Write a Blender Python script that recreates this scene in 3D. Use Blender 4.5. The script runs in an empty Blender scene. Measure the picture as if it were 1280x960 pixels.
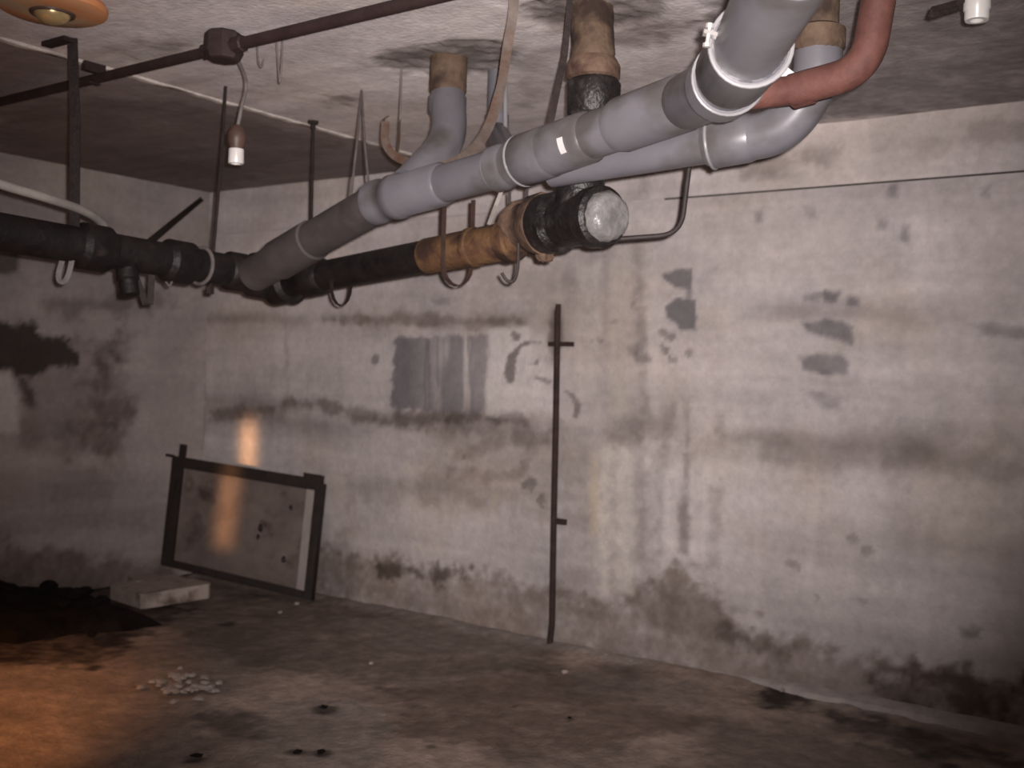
import bpy, math, random
import numpy as np
from mathutils import Vector, Matrix

random.seed(7)
scene = bpy.context.scene
COL = scene.collection

# ------------------------------------------------------------------ camera
F = 1350.0                      # focal length in pixels of the 1280 px frame
CAMZ = 1.37                     # eye height
H = 2.52                        # room height
_rho = math.atan(.03); _pitch = math.atan(11 / F); _yaw = math.pi - math.atan(1900 / F)
_f0 = np.array([math.cos(_yaw), math.sin(_yaw), 0.]); _r0 = np.array([math.sin(_yaw), -math.cos(_yaw), 0.])
FW = _f0 * math.cos(_pitch) + np.array([0, 0, -math.sin(_pitch)]); _u0 = np.cross(_r0, FW)
EX = math.cos(_rho) * _r0 + math.sin(_rho) * _u0; EY = -math.sin(_rho) * _r0 + math.cos(_rho) * _u0
CAM = np.array([0, 0, CAMZ])
cam_d = bpy.data.cameras.new('camera'); cam = bpy.data.objects.new('camera', cam_d); COL.objects.link(cam)
cam_d.sensor_width = 36; cam_d.lens = F / 1280 * 36; cam_d.clip_start = .05; cam_d.clip_end = 60
m = np.eye(4); m[:3, 0] = EX; m[:3, 1] = EY; m[:3, 2] = -FW; m[:3, 3] = CAM
cam.matrix_world = Matrix([list(r) for r in m])
cam_d.dof.use_dof = True; cam_d.dof.focus_distance = 2.6; cam_d.dof.aperture_fstop = 3.6
scene.camera = cam

def ray(x, y): return FW + EX * ((x - 640) / F) - EY * ((y - 480) / F)
def P(x, y, d): return CAM + ray(x, y) * d
def on_plane(x, y, ax, v):
    r = ray(x, y); return CAM + r * ((v - CAM[ax]) / r[ax])

# room: back wall y = YB, left wall x = XL, right wall x = XR, wall behind the camera y = YF
YB, XL, XR, YF = 4.668, -5.812, 1.6, -1.8
def on_back(x, y): return on_plane(x, y, 1, YB)
def on_left(x, y): return on_plane(x, y, 0, XL)
def on_floor(x, y, z=0.): return on_plane(x, y, 2, z)
def on_ceil(x, y, z=H): return on_plane(x, y, 2, z)

# ------------------------------------------------------------------ light and exposure
w = bpy.data.worlds.new('world'); scene.world = w; w.use_nodes = True
w.node_tree.nodes['Background'].inputs[0].default_value = (.55, .42, .38, 1)
w.node_tree.nodes['Background'].inputs[1].default_value = .006
scene.view_settings.view_transform = 'Standard'; scene.view_settings.look = 'None'
scene.view_settings.exposure = 0; scene.view_settings.gamma = 1

def look(o, target):
    d = Vector(target) - Vector(o.location)
    o.rotation_euler = d.to_track_quat('-Z', 'Y').to_euler()
def spot(name, loc, target, power, color, angle, blend, radius):
    d = bpy.data.lights.new(name, 'SPOT'); d.energy = power; d.color = color
    d.spot_size = math.radians(angle); d.spot_blend = blend; d.shadow_soft_size = radius
    o = bpy.data.objects.new(name, d); COL.objects.link(o); o.location = loc; look(o, target)
    return o
# the flash of the phone that took the photograph, beside its lens
flash_at = CAM + EX * .035 + EY * .03
spot('phone_flash', flash_at, P(640, 340, 4), 950, (1, .905, .89), 67, 1.0, .012)
# warm light that falls in from the next room, left of the view: a wide spill on the floor and a thin slit of light
spot('warm_spill', (-3.3, -.6, 2.2), (-4.2, 1.22, 0), 400, (1, .40, .13), 46, .5, .05)
sd = bpy.data.lights.new('warm_slit', 'AREA'); sd.shape = 'RECTANGLE'; sd.size = .09; sd.size_y = .78
sd.energy = .42; sd.color = (1, .5, .22); sd.spread = math.radians(2.0)
so = bpy.data.objects.new('warm_slit', sd); COL.objects.link(so)
_hit = on_back(309, 600)
so.location = (_hit[0] + .612 * 5.2, _hit[1] - 5.2, 1.15); look(so, _hit)

# ------------------------------------------------------------------ helpers
WL = {}
def world_loc(o):
    return WL.get(o.name, np.zeros(3)) if o else np.zeros(3)
def thing(name, label, cat, loc, group=None, kind=None):
    o = bpy.data.objects.new(name, None); COL.objects.link(o); o.empty_display_size = .1
    o.location = tuple(loc); WL[o.name] = np.array(loc, float)
    if label: o['label'] = label
    if cat: o['category'] = cat
    if group: o['group'] = group
    if kind: o['kind'] = kind
    return o
def tag(o, label=None, cat=None, group=None, kind=None):
    if label: o['label'] = label
    if cat: o['category'] = cat
    if group: o['group'] = group
    if kind: o['kind'] = kind
    return o
def build(name, vf, mat, parent=None, smooth=False, label=None):
    """vf = (verts in world metres, faces); one mesh object"""
    v = np.asarray(vf[0], float); f = vf[1]
    if parent is None:
        org = np.array([(v[:, 0].min() + v[:, 0].max()) / 2, (v[:, 1].min() + v[:, 1].max()) / 2, v[:, 2].min()])
    else:
        org = world_loc(parent)
    me = bpy.data.meshes.new(name); me.from_pydata((v - org).tolist(), [], f); me.update()
    import bmesh
    bm = bmesh.new(); bm.from_mesh(me); bmesh.ops.recalc_face_normals(bm, faces=bm.faces); bm.to_mesh(me); bm.free()
    if smooth:
        me.polygons.foreach_set('use_smooth', [True] * len(me.polygons))
        try: me.set_sharp_from_angle(angle=math.radians(40))
        except Exception: pass
    me.materials.append(mat)
    o = bpy.data.objects.new(name, me); COL.objects.link(o)
    if parent is None: o.location = tuple(org)
    else: o.parent = parent
    WL[o.name] = org
    if label: o['label'] = label
    return o
def join(*vfs):
    V, Fc = [], []
    for v, f in vfs:
        n = len(V); V.extend([tuple(p) for p in v]); Fc.extend([[i + n for i in q] for q in f])
    return V, Fc
def frame_of(d):
    d = d / np.linalg.norm(d); a = np.array([0, 0, 1.]) if abs(d[2]) < .9 else np.array([1., 0, 0])
    s = np.cross(d, a); s /= np.linalg.norm(s); return d, s, np.cross(s, d)
def fillet(pts, r, n=8):
    """polyline with rounded corners"""
    pts = [np.array(p, float) for p in pts]; out = [pts[0]]
    for i in range(1, len(pts) - 1):
        a, b, c = pts[i - 1], pts[i], pts[i + 1]
        k = min(r, .48 * np.linalg.norm(a - b), .48 * np.linalg.norm(c - b))
        p = b + (a - b) / np.linalg.norm(a - b) * k; q = b + (c - b) / np.linalg.norm(c - b) * k
        for j in range(n + 1):
            t = j / n; out.append((1 - t) ** 2 * p + 2 * t * (1 - t) * b + t * t * q)
    out.append(pts[-1]); return out
def spline(pts, n=6):
    pts = [np.array(p, float) for p in pts]; q = [2 * pts[0] - pts[1]] + pts + [2 * pts[-1] - pts[-2]]; out = []
    for i in range(1, len(q) - 2):
        for j in range(n):
            t = j / n; a, b, c, d = q[i - 1:i + 3]
            out.append(.5 * (2 * b + (c - a) * t + (2 * a - 5 * b + 4 * c - d) * t * t + (3 * b - a - 3 * c + d) * t ** 3))
    out.append(pts[-1]); return out
def sweep(pts, rad, seg=20, caps=True, wob=0):
    """tube along pts; rad a number or one per point"""
    pts = [np.array(p, float) for p in pts]; n = len(pts)
    if not hasattr(rad, '__len__'): rad = [rad] * n
    V, Fc = [], []
    t0 = pts[1] - pts[0]; t0, s, u = frame_of(t0)
    for i in range(n):
        t = pts[min(i + 1, n - 1)] - pts[max(i - 1, 0)]; t = t / (np.linalg.norm(t) + 1e-12)
        s = s - t * (s @ t); s /= np.linalg.norm(s); u = np.cross(t, s)
        for k in range(seg):
            a = 2 * math.pi * k / seg
            r = rad[i] * (1 + wob * (random.random() - .5))
            V.append(pts[i] + (s * math.cos(a) + u * math.sin(a)) * r)
    for i in range(n - 1):
        for k in range(seg):
            k2 = (k + 1) % seg; Fc.append([i * seg + k, i * seg + k2, (i + 1) * seg + k2, (i + 1) * seg + k])
    if caps:
        Fc.append(list(range(seg))[::-1]); Fc.append([(n - 1) * seg + k for k in range(seg)])
    return V, Fc
def lathe(p, d, prof, seg=24, wob=0):
    """prof = [(along, radius)...] around the axis through p along d"""
    p = np.array(p, float); d = np.array(d, float); d /= np.linalg.norm(d)
    pts = [p + d * a for a, r in prof]
    t, s, u = frame_of(d); V, Fc = [], []
    for q, (a, r) in zip(pts, prof):
        for k in range(seg):
            an = 2 * math.pi * k / seg; rr = max(r, 1e-4) * (1 + wob * (random.random() - .5))
            V.append(q + (s * math.cos(an) + u * math.sin(an)) * rr)
    n = len(prof)
    for i in range(n - 1):
        for k in range(seg):
            k2 = (k + 1) % seg; Fc.append([i * seg + k, i * seg + k2, (i + 1) * seg + k2, (i + 1) * seg + k])
    Fc.append(list(range(seg))[::-1]); Fc.append([(n - 1) * seg + k for k in range(seg)])
    return V, Fc
def ring(p, d, r, t):
    """torus of radius r and tube t around the axis d"""
    p = np.array(p, float); d, s, u = frame_of(np.array(d, float)); V, Fc = [], []; A, B = 32, 8
    for i in range(A):
        a = 2 * math.pi * i / A; e = s * math.cos(a) + u * math.sin(a)
        for k in range(B):
            b = 2 * math.pi * k / B; V.append(p + e * (r + t * math.cos(b)) + d * t * math.sin(b))
    for i in range(A):
        for k in range(B):
            Fc.append([i * B + k, ((i + 1) % A) * B + k, ((i + 1) % A) * B + (k + 1) % B, i * B + (k + 1) % B])
    return V, Fc
def ribbon(pts, width, thick, wdir=None):
    """flat metal band of real thickness along pts"""
    pts = [np.array(p, float) for p in pts]; n = len(pts); V, Fc = [], []
    if not hasattr(width, '__len__'): width = [width] * n
    for i in range(n):
        t = pts[min(i + 1, n - 1)] - pts[max(i - 1, 0)]; t /= np.linalg.norm(t)
        wd = np.array(wdir if wdir is not None else np.cross(t, pts[i] - CAM), float)
        wd = wd - t * (wd @ t); wd /= np.linalg.norm(wd); nn = np.cross(t, wd)
        for a, b in ((-1, -1), (1, -1), (1, 1), (-1, 1)):
            V.append(pts[i] + wd * a * width[i] / 2 + nn * b * thick / 2)
    for i in range(n - 1):
        for k in range(4):
            k2 = (k + 1) % 4; Fc.append([i * 4 + k, i * 4 + k2, i * 4 + 4 + k2, i * 4 + 4 + k])
    Fc += [[3, 2, 1, 0], [n * 4 - 4, n * 4 - 3, n * 4 - 2, n * 4 - 1]]
    return V, Fc
def obox(c, ax, ay, az, bev=0.0):
    """box: centre c and three half vectors, with chamfered edges along az when bev > 0"""
    c, ax, ay, az = [np.array(q, float) for q in (c, ax, ay, az)]
    lx, ly = np.linalg.norm(ax), np.linalg.norm(ay)
    if bev <= 0: prof = [(-1, -1), (1, -1), (1, 1), (-1, 1)]
    else:
        bx, by = 1 - bev / lx, 1 - bev / ly
        prof = [(-bx, -1), (bx, -1), (1, -by), (1, by), (bx, 1), (-bx, 1), (-1, by), (-1, -by)]
    n = len(prof); V = [c + ax * a + ay * b + az * s for s in (-1, 1) for a, b in prof]
    Fc = [list(range(n))[::-1], list(range(n, 2 * n))] + [[i, (i + 1) % n, n + (i + 1) % n, n + i] for i in range(n)]
    return V, Fc
def rock(c, rx, ry, rz, rough=.25, rot=0., seed=0):
    rg = random.Random(seed); V, Fc = [], []; A, B = 9, 5
    for j in range(B + 1):
        th = math.pi * j / B
        for i in range(A):
            ph = 2 * math.pi * i / A; k = 1 + rough * (rg.random() - .5) * 2
            x = rx * math.sin(th) * math.cos(ph) * k; y = ry * math.sin(th) * math.sin(ph) * k; z = rz * math.cos(th) * (1 + rough * .5 * (rg.random() - .5))
            V.append((c[0] + x * math.cos(rot) - y * math.sin(rot), c[1] + x * math.sin(rot) + y * math.cos(rot), max(c[2] + z, .002)))
    for j in range(B):
        for i in range(A):
            i2 = (i + 1) % A; Fc.append([j * A + i, j * A + i2, (j + 1) * A + i2, (j + 1) * A + i])
    Fc += [list(range(A)), [B * A + i for i in range(A)][::-1]]
    return V, Fc

# ------------------------------------------------------------------ materials
def mat_noise(name, c1, c2, scale=12, rough=.6, metal=0., bump=.2, bscale=None, c3=None, s3=4, t3=.6, spec=.4, stretch=None, coat=0, rough2=None):
    m = bpy.data.materials.new(name); m.use_nodes = True; nt = m.node_tree; N = nt.nodes; L = nt.links
    b = N['Principled BSDF']; tc = N.new('ShaderNodeTexCoord'); src = tc.outputs['Object']
    if stretch:
        mp = N.new('ShaderNodeMapping'); mp.inputs['Scale'].default_value = stretch; L.new(src, mp.inputs[0]); src = mp.outputs[0]
    n = N.new('ShaderNodeTexNoise'); n.inputs['Scale'].default_value = scale; n.inputs['Detail'].default_value = 7; n.inputs['Roughness'].default_value = .65
    L.new(src, n.inputs['Vector'])
    r = N.new('ShaderNodeValToRGB'); r.color_ramp.elements[0].position = .34; r.color_ramp.elements[1].position = .66
    r.color_ramp.elements[0].color = (*c1, 1); r.color_ramp.elements[1].color = (*c2, 1); L.new(n.outputs[0], r.inputs[0]); out = r.outputs[0]
    if c3:
        n3 = N.new('ShaderNodeTexNoise'); n3.inputs['Scale'].default_value = s3; n3.inputs['Detail'].default_value = 6; L.new(src, n3.inputs['Vector'])
        mr = N.new('ShaderNodeMapRange'); mr.inputs[1].default_value = t3 - .06; mr.inputs[2].default_value = t3 + .08; L.new(n3.outputs[0], mr.inputs[0])
        mx = N.new('ShaderNodeMix'); mx.data_type = 'RGBA'; L.new(mr.outputs[0], mx.inputs['Factor']); L.new(out, mx.inputs['A']); mx.inputs['B'].default_value = (*c3, 1); out = mx.outputs['Result']
    L.new(out, b.inputs['Base Color'])
    b.inputs['Roughness'].default_value = rough; b.inputs['Metallic'].default_value = metal; b.inputs['Specular IOR Level'].default_value = spec
    if coat: b.inputs['Coat Weight'].default_value = coat; b.inputs['Coat Roughness'].default_value = .1
    if rough2 is not None:
        rr = N.new('ShaderNodeMapRange'); rr.inputs[3].default_value = rough; rr.inputs[4].default_value = rough2; L.new(n.outputs[0], rr.inputs[0]); L.new(rr.outputs[0], b.inputs['Roughness'])
    if bump:
        n2 = N.new('ShaderNodeTexNoise'); n2.inputs['Scale'].default_value = bscale or scale * 4; n2.inputs['Detail'].default_value = 5; L.new(src, n2.inputs['Vector'])
        bp = N.new('ShaderNodeBump'); bp.inputs['Strength'].default_value = bump; bp.inputs['Distance'].default_value = .01; L.new(n2.outputs[0], bp.inputs['Height']); L.new(bp.outputs[0], b.inputs['Normal'])
    return m
def mat_surface(name, rough=.85, spec=.25, grain=.13, scale=22, bump=.3):
    """concrete: stain colours kept with the surface, fine mottling, pores and relief from noise nodes"""
    m = bpy.data.materials.new(name); m.use_nodes = True; nt = m.node_tree; N = nt.nodes; L = nt.links
    b = N['Principled BSDF']; tc = N.new('ShaderNodeTexCoord'); at = N.new('ShaderNodeAttribute'); at.attribute_name = 'stain_and_shade'
    n = N.new('ShaderNodeTexNoise'); n.inputs['Scale'].default_value = scale; n.inputs['Detail'].default_value = 8; n.inputs['Roughness'].default_value = .7; L.new(tc.outputs['Object'], n.inputs['Vector'])
    mr = N.new('ShaderNodeMapRange'); mr.inputs[1].default_value = .3; mr.inputs[2].default_value = .7; mr.inputs[3].default_value = 1 - grain; mr.inputs[4].default_value = 1 + grain; L.new(n.outputs[0], mr.inputs[0])
    mx = N.new('ShaderNodeMix'); mx.data_type = 'RGBA'; mx.blend_type = 'MULTIPLY'; mx.inputs['Factor'].default_value = 1; L.new(at.outputs['Color'], mx.inputs['A']); L.new(mr.outputs[0], mx.inputs['B']); L.new(mx.outputs['Result'], b.inputs['Base Color'])
    b.inputs['Roughness'].default_value = rough; b.inputs['Specular IOR Level'].default_value = spec
    n2 = N.new('ShaderNodeTexNoise'); n2.inputs['Scale'].default_value = 55; n2.inputs['Detail'].default_value = 6; L.new(tc.outputs['Object'], n2.inputs['Vector'])
    bp = N.new('ShaderNodeBump'); bp.inputs['Strength'].default_value = bump; bp.inputs['Distance'].default_value = .012; L.new(n2.outputs[0], bp.inputs['Height']); L.new(bp.outputs[0], b.inputs['Normal'])
    return m
M_WALL = mat_surface('wall_concrete'); M_CEIL = mat_surface('ceiling_concrete', grain=.18); M_FLOOR = mat_surface('floor_dirt', rough=.7, spec=.3, grain=.35, scale=14, bump=.6)
M_MORTAR = mat_noise('pale_mortar', (.5, .46, .42), (.68, .63, .58), 20, .85, bump=.4)
M_CORE = mat_noise('joint_dark', (.05, .045, .04), (.09, .08, .07), 20, .9)
M_PVC = mat_noise('grey_plastic', (.105, .101, .113), (.14, .135, .148), 3, .36, bump=.03, bscale=30, c3=(.075, .068, .066), s3=4.2, t3=.58, spec=.5)
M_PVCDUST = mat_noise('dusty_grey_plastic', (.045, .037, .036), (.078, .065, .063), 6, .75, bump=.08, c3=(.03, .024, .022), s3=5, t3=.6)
M_PVCRIM = mat_noise('pale_plastic_rim', (.17, .165, .17), (.22, .215, .22), 9, .3, bump=0, spec=.5)
M_RUSTRED = mat_noise('red_rust_paint', (.06, .021, .016), (.115, .046, .034), 9, .75, bump=.3, c3=(.05, .016, .012), s3=10, t3=.62)
M_CONDUIT = mat_noise('dark_red_paint', (.018, .009, .008), (.032, .017, .015), 10, .7, bump=.25)
M_ORANGE = mat_noise('orange_rust', (.06, .026, .013), (.135, .072, .03), 11, .8, bump=.5, c3=(.035, .016, .01), s3=9, t3=.56)
M_BROWN = mat_noise('brown_rust', (.06, .033, .022), (.13, .082, .055), 14, .85, bump=.5, c3=(.05, .025, .018), s3=12, t3=.6)
M_OCHRE = mat_noise('ochre_limescale_rust', (.06, .035, .022), (.125, .085, .056), 12, .85, bump=.5, c3=(.03, .017, .012), s3=9, t3=.56)
M_IRON = mat_noise('black_cast_iron', (.006, .005, .005), (.016, .012, .012), 15, .55, bump=.3, spec=.35, c3=(.03, .024, .022), s3=14, t3=.68)
M_TAR = mat_noise('black_bitumen', (.006, .005, .005), (.018, .015, .015), 18, .45, bump=.5, spec=.45, c3=(.06, .052, .05), s3=16, t3=.66)
M_DARKSTEEL = mat_noise('dark_steel', (.014, .009, .008), (.03, .02, .017), 25, .7, metal=.2, bump=.3)
M_RUSTROD = mat_noise('rusty_rod', (.022, .012, .010), (.045, .025, .019), 25, .85, bump=.4)
M_STRAP = mat_noise('tan_strap', (.092, .07, .058), (.145, .115, .097), 18, .7, bump=.2, c3=(.10, .05, .03), s3=8, t3=.58)
M_STRAPRED = mat_noise('rust_strap', (.03, .017, .013), (.06, .033, .026), 18, .75, bump=.3)
M_CAP = mat_noise('wrinkled_film', (.12, .115, .11), (.215, .207, .2), 16, .34, bump=.9, bscale=26, spec=.7)
M_CERAMIC = mat_noise('white_ceramic', (.55, .53, .50), (.65, .63, .60), 8, .25, bump=0, spec=.6)
M_BAKELITE = mat_noise('brown_bakelite', (.06, .035, .028), (.1, .06, .045), 14, .5, bump=.1)
M_CABLE = mat_noise('pale_cable', (.26, .24, .22), (.36, .33, .30), 9, .55, bump=.05)
M_GREYWIRE = mat_noise('grey_wire', (.10, .085, .08), (.16, .14, .13), 20, .6, bump=.1)
M_BLACKWIRE = mat_noise('black_wire', (.02, .015, .014), (.04, .03, .028), 20, .6, bump=.1)
M_PAPER = mat_noise('white_sticker', (.5, .48, .47), (.6, .58, .57), 6, .45, bump=0)
M_ZINC = mat_noise('zinc_bolt', (.55, .53, .5), (.7, .68, .65), 20, .3, metal=.7, bump=.05)
M_FRAME = mat_noise('dark_frame', (.01, .006, .005), (.022, .013, .010), 12, .65, bump=.3)
M_PANEL = mat_noise('dirty_panel', (.10, .077, .067), (.17, .135, .118), 5, .8, bump=.25, c3=(.055, .035, .028), s3=6, t3=.63)
M_STRIP = mat_noise('pale_strip', (.24, .21, .19), (.34, .30, .28), 9, .75, bump=.2, stretch=(1, 1, .3))
M_BLOCK = mat_noise('pale_slab', (.3, .24, .205), (.42, .35, .31), 9, .85, bump=.4, c3=(.13, .09, .07), s3=7, t3=.6)
M_PLASTER = mat_noise('plaster', (.27, .232, .207), (.37, .325, .295), 20, .9, bump=.3)
M_RUBBLE = mat_noise('dark_rubble', (.007, .006, .0055), (.018, .014, .013), 9, .95, bump=.6, spec=.1, c3=(.05, .042, .038), s3=8, t3=.72)
M_ORWOOD = mat_noise('orange_varnished_wood', (.5, .19, .07), (.68, .3, .13), 6, .45, bump=.05, c3=(.46, .33, .2), s3=7, t3=.55, stretch=(1, .2, 1))
M_BRASS = mat_noise('brass', (.62, .44, .2), (.72, .54, .28), 9, .28, metal=.6, bump=.05)

# ------------------------------------------------------------------ stains on the big surfaces, and shade painted on the ceiling
def _hash(ix, iy, seed):
    h = (ix.astype(np.int64) * 374761393 + iy.astype(np.int64) * 668265263 + seed * 1442695041) & 0xffffffff
    h = ((h ^ (h >> 13)) * 1274126177) & 0xffffffff
    return ((h ^ (h >> 16)) & 0xffff) / 65535.0
def vnoise(x, y, seed=0):
    ix, iy = np.floor(x), np.floor(y); fx, fy = x - ix, y - iy; fx = fx * fx * (3 - 2 * fx); fy = fy * fy * (3 - 2 * fy)
    a = _hash(ix, iy, seed); b = _hash(ix + 1, iy, seed); c = _hash(ix, iy + 1, seed); d = _hash(ix + 1, iy + 1, seed)
    return (a * (1 - fx) + b * fx) * (1 - fy) + (c * (1 - fx) + d * fx) * fy
def fbm(x, y, seed=0, o=5):
    s = 0; a = .5; t = 0
    for i in range(o):
        s = s + a * vnoise(x * 2 ** i + 17 * i, y * 2 ** i + 31 * i, seed + i); t += a; a *= .55
    return s / t
def sstep(a, b, x):
    t = np.clip((x - a) / (b - a), 0, 1); return t * t * (3 - 2 * t)
class Surf:
    """a grid over a wall, the floor or the ceiling carrying a stain colour; u, v are metres on the surface"""
    def __init__(s, u0, u1, v0, v1, step, base, seed):
        s.nu = int((u1 - u0) / step) + 1; s.nv = int((v1 - v0) / step) + 1
        s.U, s.V = np.meshgrid(np.linspace(u0, u1, s.nu), np.linspace(v0, v1, s.nv)); s.seed = seed
        s.c = np.ones((s.nv, s.nu, 3)) * np.array(base); s.h = np.zeros((s.nv, s.nu))
        s.n1 = fbm(s.U * 9, s.V * 9, seed + 50, 5) - .5; s.n2 = fbm(s.U * 28, s.V * 28, seed + 90, 4) - .5
    def lerp(s, mask, col, sl=None):
        sl = sl or (slice(None), slice(None)); m3 = mask[..., None]; s.c[sl] = s.c[sl] * (1 - m3) + np.array(col) * m3
    def mul(s, mask, k, sl=None):
        sl = sl or (slice(None), slice(None)); s.c[sl] *= 1 - mask[..., None] * (1 - np.array(k))
    def sdf(s, poly, pad):
        poly = np.array(poly); lo = poly.min(0) - pad; hi = poly.max(0) + pad
        u = s.U[0]; v = s.V[:, 0]; i0, i1 = np.searchsorted(u, [lo[0], hi[0]]); j0, j1 = np.searchsorted(v, [lo[1], hi[1]])
        sl = (slice(j0, j1), slice(i0, i1)); X, Y = s.U[sl], s.V[sl]
        d = np.full(X.shape, 1e9); inside = np.zeros(X.shape, bool); n = len(poly)
        for k in range(n):
            a, b = poly[k], poly[(k + 1) % n]; e = b - a; L = e @ e + 1e-12
            t = np.clip(((X - a[0]) * e[0] + (Y - a[1]) * e[1]) / L, 0, 1)
            d = np.minimum(d, np.hypot(X - a[0] - t * e[0], Y - a[1] - t * e[1]))
            cr = ((a[1] > Y) != (b[1] > Y)) & (X < (b[0] - a[0]) * (Y - a[1]) / (b[1] - a[1] + 1e-12) + a[0]); inside ^= cr
        return np.where(inside, d, -d), sl
    def poly(s, pts, col, al=1., soft=.02, amp=.05, fine=.02, mode='lerp', tex=0.):
        d, sl = s.sdf(pts, soft + amp + fine + .02)
        if d.size == 0: return
        mk = sstep(-soft, soft, d + s.n1[sl] * amp * 2 + s.n2[sl] * fine * 2) * al
        if tex: mk = mk * np.clip(1 + tex * (s.n1[sl] * 3 + s.n2[sl] * 3), 0, 1.2)
        (s.lerp if mode == 'lerp' else s.mul)(np.clip(mk, 0, 1), col, sl)
    def line(s, pts, wd, col, al=1., soft=.01, amp=.01, fine=.01, mode='lerp', tex=0.):
        pts = [np.array(p) for p in pts]; n = len(pts); A, B = [], []
        for i in range(n):
            t = pts[min(i + 1, n - 1)] - pts[max(i - 1, 0)]; t = t / np.linalg.norm(t); nn = np.array([-t[1], t[0]])
            wi = wd[i] if hasattr(wd, '__len__') else wd
            A.append(pts[i] + nn * wi / 2); B.append(pts[i] - nn * wi / 2)
        s.poly(A + B[::-1], col, al, soft, amp, fine, mode, tex)
    def blob(s, c, ru, rv, col, al=1., soft=.03, amp=.05, fine=.02, mode='lerp', tex=0.):
        s.poly([(c[0] + ru * math.cos(a), c[1] + rv * math.sin(a)) for a in np.linspace(0, 2 * math.pi, 15)[:-1]], col, al, soft, amp, fine, mode, tex)
    def mesh(s, name, to3d, mat, parent=None, kind='structure', cut=None):
        p = to3d(s.U, s.V, s.h).reshape(-1, 3); nu, nv = s.nu, s.nv
        j, i = np.meshgrid(np.arange(nv - 1), np.arange(nu - 1), indexing='ij'); a = (j * nu + i).ravel()
        q = np.stack([a, a + 1, a + nu + 1, a + nu], 1)
        me = bpy.data.meshes.new(name); me.vertices.add(len(p)); me.vertices.foreach_set('co', p.ravel())
        me.loops.add(q.size); me.loops.foreach_set('vertex_index', q.ravel().astype(np.int32))
        me.polygons.add(len(q)); me.polygons.foreach_set('loop_start', np.arange(0, q.size, 4, dtype=np.int32)); me.polygons.foreach_set('loop_total', np.full(len(q), 4, np.int32))
        me.update(calc_edges=True)
        at = me.attributes.new('stain_and_shade', 'FLOAT_COLOR', 'POINT'); at.data.foreach_set('color', np.concatenate([np.clip(s.c, .004, .9), np.ones((nv, nu, 1))], 2).ravel())
        me.polygons.foreach_set('use_smooth', [True] * len(me.polygons)); me.materials.append(mat)
        o = bpy.data.objects.new(name, me); COL.objects.link(o); o['kind'] = kind
        if parent: o.parent = parent
        return o
def bw(*pts): return [(p[0], p[2]) for p in (on_back(x, y) for x, y in pts)]
def lw(*pts): return [(p[1], p[2]) for p in (on_left(x, y) for x, y in pts)]
def fl(*pts): return [(p[0], p[1]) for p in (on_floor(x, y) for x, y in pts)]
def ce(*pts): return [(p[0], p[1]) for p in (on_ceil(x, y) for x, y in pts)]

# ---- back wall
SEAM = 2.241
def paint_common(S, streak=.12):
    U, V = S.U, S.V
    big = fbm(U * 1.3, V * 1.6, S.seed, 5); mid = fbm(U * 3.2 + 4 * big, V * 5, S.seed + 7, 5); col = fbm(U * 12, V * .8, S.seed + 13, 4); hz = fbm(U * .8, V * 14, S.seed + 19, 4)
    k = 1 + .5 * (big - .5) + .35 * (mid - .5) + streak * 1.6 * (col - .5) + .35 * (hz - .5)
    S.c *= k[..., None]
    warm = sstep(.45, .7, fbm(U * 2.1, V * 2.4, S.seed + 23, 4)); S.mul(warm * .5, (1.02, .96, .88))
    S.h += (fbm(U * 2, V * 2, S.seed + 3, 4) - .5) * .012 + S.n1 * .004
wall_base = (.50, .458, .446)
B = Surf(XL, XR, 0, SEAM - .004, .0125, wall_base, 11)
paint_common(B)
U, V = B.U, B.V
DK = (.19, .165, .155); GR = (.155, .145, .15)
# formwork board lines
for (px, py), a, wdt in (((580, 402), .7, .05), ((600, 522), .75, .06), ((1000, 572), .5, .06), ((1000, 660), .15, .04), ((600, 640), .22, .05), ((900, 330), .12, .04), ((620, 712), .25, .05)):
    z = on_back(px, py)[2]; wob = (fbm(U * 1.7, U * 0 + z * 9, 5, 4) - .5) * .10
    mk = np.exp(-((V - z - wob) / wdt) ** 2) * a * sstep(.3, .62, fbm(U * 1.4, V * .5 + z * 7, 31, 3)); B.mul(mk, (.5, .47, .45))
# wide clouds of damp
for pts, al in (([(560, 545), (690, 540), (735, 570), (690, 640), (600, 640), (520, 610)], .48), ([(700, 300), (800, 290), (806, 520), (800, 760), (700, 760), (690, 500)], .4),
                ([(820, 545), (1280, 545), (1280, 585), (820, 580)], .22), ([(250, 340), (345, 350), (350, 520), (250, 540)], .25), ([(880, 240), (1100, 235), (1120, 330), (900, 330)], .18),
                ([(430, 600), (520, 590), (600, 610), (600, 632), (520, 628), (440, 622)], .45), ([(830, 560), (1000, 566), (1280, 572), (1280, 592), (1000, 586), (830, 572)], .4), ([(380, 650), (440, 660), (470, 720), (430, 745), (380, 735)], .5), ([(840, 700), (905, 740), (940, 800), (860, 820), (800, 770)], .3),
                ([(1100, 560), (1280, 520), (1280, 720), (1120, 700)], .18), ([(1180, 250), (1280, 240), (1280, 400), (1200, 390)], .12)):
    B.poly(bw(*pts), (.55, .52, .48), al, .10, .12, .04, 'mul')
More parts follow.
